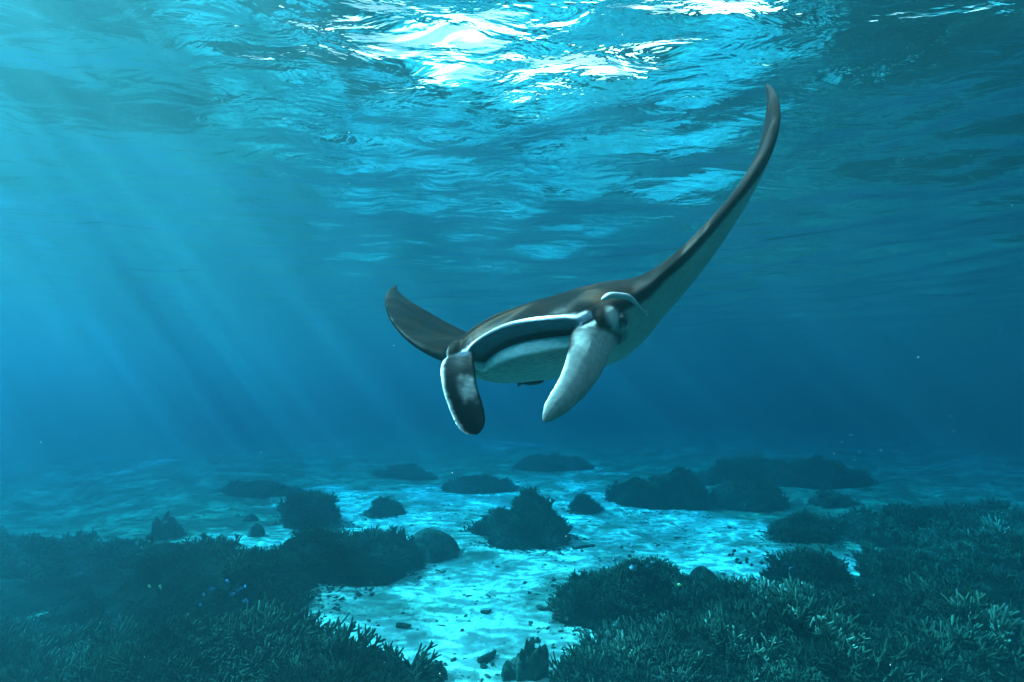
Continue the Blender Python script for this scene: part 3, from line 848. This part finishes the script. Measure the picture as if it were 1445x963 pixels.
# ------------------------------------------------------------------ reef fish
def fish_mesh(name, ln, deep, m):
    """small damselfish: deep flat body, forked tail, dorsal and belly fins; nose at +x"""
    V, F = [], []; NS, NR = 12, 10
    for i in range(NS):
        t = i / (NS - 1)
        hh = deep * ln * .5 * (math.sin(math.pi * min(1, t * .93 + .05)) ** .75)
        for k in range(NR):
            a = 2 * math.pi * k / NR
            V.append((ln * (.36 - .72 * t), hh * .38 * math.cos(a), hh * math.sin(a)))
    for i in range(NS - 1):
        for k in range(NR):
            k2 = (k + 1) % NR; F.append((i * NR + k, i * NR + k2, (i + 1) * NR + k2, (i + 1) * NR + k))
    F.append(tuple(reversed(range(NR)))); F.append(tuple((NS - 1) * NR + k for k in range(NR)))
    def plate(q):
        b = len(V); w = ln * .008; c = len(q)
        for x, z in q: V.append((x * ln, w, z * ln))
        for x, z in q: V.append((x * ln, -w, z * ln))
        F.append(tuple(b + k for k in range(c))); F.append(tuple(b + c + k for k in reversed(range(c))))
        for k in range(c): F.append((b + k, b + c + k, b + c + (k + 1) % c, b + (k + 1) % c))
    d = deep * .5
    plate([(-.30, .03), (-.52, .22), (-.42, .0), (-.52, -.22), (-.30, -.03)])
    plate([(.12, d * .9), (-.05, d * 1.45), (-.25, d * .9), (-.22, d * .4), (.1, d * .7)])
    plate([(-.02, -d * .85), (-.15, -d * 1.35), (-.26, -d * .7), (-.2, -d * .4)])
    me = bpy.data.meshes.new(name); me.from_pydata(V, [], F); me.update(); me.materials.append(m)
    me.polygons.foreach_set("use_smooth", [True] * (len(F) - 21) + [False] * 21)
    return me
def fish_mat(name, a, b_):
    m, n, l = mat(name); b = n["Principled BSDF"]; b.inputs["Roughness"].default_value = .4
    t = n.new("ShaderNodeTexCoord"); sx = n.new("ShaderNodeSeparateXYZ"); mr = n.new("ShaderNodeMapRange"); mr.inputs["From Min"].default_value = -.03; mr.inputs["From Max"].default_value = .03
    mx = n.new("ShaderNodeMix"); mx.data_type = 'RGBA'; mx.inputs[6].default_value = (*a, 1); mx.inputs[7].default_value = (*b_, 1)
    l.new(t.outputs["Object"], sx.inputs[0]); l.new(sx.outputs["Z"], mr.inputs[0]); l.new(mr.outputs[0], mx.inputs[0]); l.new(mx.outputs[2], b.inputs["Base Color"])
    return m
FM = {"dark": fish_mesh("dark_fish", .11, .48, fish_mat("dark_fish_skin", (.03, .035, .04), (.012, .014, .02))),
      "pale": fish_mesh("pale_fish", .12, .50, fish_mat("pale_fish_skin", (.30, .33, .35), (.16, .20, .26))),
      "blue": fish_mesh("blue_fish", .10, .46, fish_mat("blue_fish_skin", (.20, .28, .42), (.10, .16, .30))),
      "yellow": fish_mesh("yellow_fish", .11, .5, fish_mat("yellow_fish_skin", (.42, .38, .10), (.38, .34, .10)))}
rf = np.random.default_rng(21)
SCH = [ # kind, label, group, centre, spread, count
 ("dark", "tiny dark fish in the loose school over bright sand right of the pitted boulder", "dark fish school right of the pitted boulder", (4.25, 8.9, -2.98), (.55, .3, .16), 14),
 ("dark", "tiny dark fish hovering over sand by the left foreground thicket's tip", "dark fish school by the left thicket's tip", (-2.35, 7.8, -3.05), (.28, .25, .12), 9),
 ("dark", "tiny dark fish above the domed thicket's crest", "dark fish above the domed thicket", (1.6, 8.9, -2.75), (.6, .3, .15), 5),
 ("pale", "small pale fish glinting over the dark domed thicket", "pale fish over the domed thicket", (2.05, 7.8, -2.62), (.32, .2, .12), 7),
 ("blue", "small blue fish glinting in the dark gap behind the left foreground thicket", "blue fish behind the left thicket", (-4.1, 7.3, -2.85), (.45, .25, .12), 9),
 ("blue", "single small blue fish over the middle of the left dark bank", None, (-6.5, 7.6, -2.75), (.0, .0, .0), 1),
 ("yellow", "small yellow fish low over the dark humped bank at left", "yellow fish on the left", (-5.1, 7.2, -2.80), (.12, .1, .05), 2),
 ("yellow", "single yellow fish among long branches of the right foreground thicket", None, (2.35, 7.1, -2.72), (0, 0, 0), 1),
 ("pale", "tiny pale fish of the faint school in open water far right", "faint pale fish in open water at right", (8.6, 12.0, -1.55), (.6, .5, .25), 6),
]
for kind, lb, gp, c, sp, cnt in SCH:
    for i in range(cnt):
        o = bpy.data.objects.new("reef_fish", FM[kind]); C.objects.link(o)
        o.location = tuple(c[j] + rf.normal(0, 1) * sp[j] * .7 for j in range(3))
        o.rotation_euler = (0, rf.normal(0, .25), rf.uniform(-.7, .7) + (math.pi if rf.random() < .4 else 0))
        s = rf.uniform(.7, 1.15); o.scale = (s, s, s)
        tag(o, label=lb, cat="fish", group=gp)
o = bpy.data.objects.new("reef_fish", FM["dark"]); C.objects.link(o); o.location = (4.65, 8.35, -2.95); o.rotation_euler = (0, .35, 2.9); o.scale = (1.7,) * 3
tag(o, label="larger dark fish alone just right of the small dark school", cat="fish")

# drifting specks in the water
def specks():
    r = np.random.default_rng(3)
    V, F = [], []; b = [(1, 0, 0), (-1, 0, 0), (0, 1, 0), (0, -1, 0), (0, 0, 1), (0, 0, -1)]
    fc = [(0, 2, 4), (2, 1, 4), (1, 3, 4), (3, 0, 4), (2, 0, 5), (1, 2, 5), (3, 1, 5), (0, 3, 5)]
    for i in range(900):
        y = .5 + 5.5 * r.random() ** .8
        x = r.uniform(-1.1, 1.1) * y; z = r.uniform(-.75, .8) * y
        if z > SURF_Z - .5 or z < BED_Z + .8: continue
        s = .0006 * (.5 + r.random() ** 3 * 1.3) * (.6 + .25 * y)
        k = len(V); V += [(x + s * p[0] * r.uniform(.6, 1.6), y + s * p[1], z + s * p[2]) for p in b]; F += [tuple(k + j for j in q) for q in fc]
    m, n, l = mat("drifting_speck"); bb = n["Principled BSDF"]; bb.inputs["Base Color"].default_value = (.75, .74, .70, 1); bb.inputs["Roughness"].default_value = .8
    o = mesh_obj("plankton_specks", V, F, m, smooth=True)
    tag(o, kind="stuff", label="fine pale specks drifting in the water")
specks()
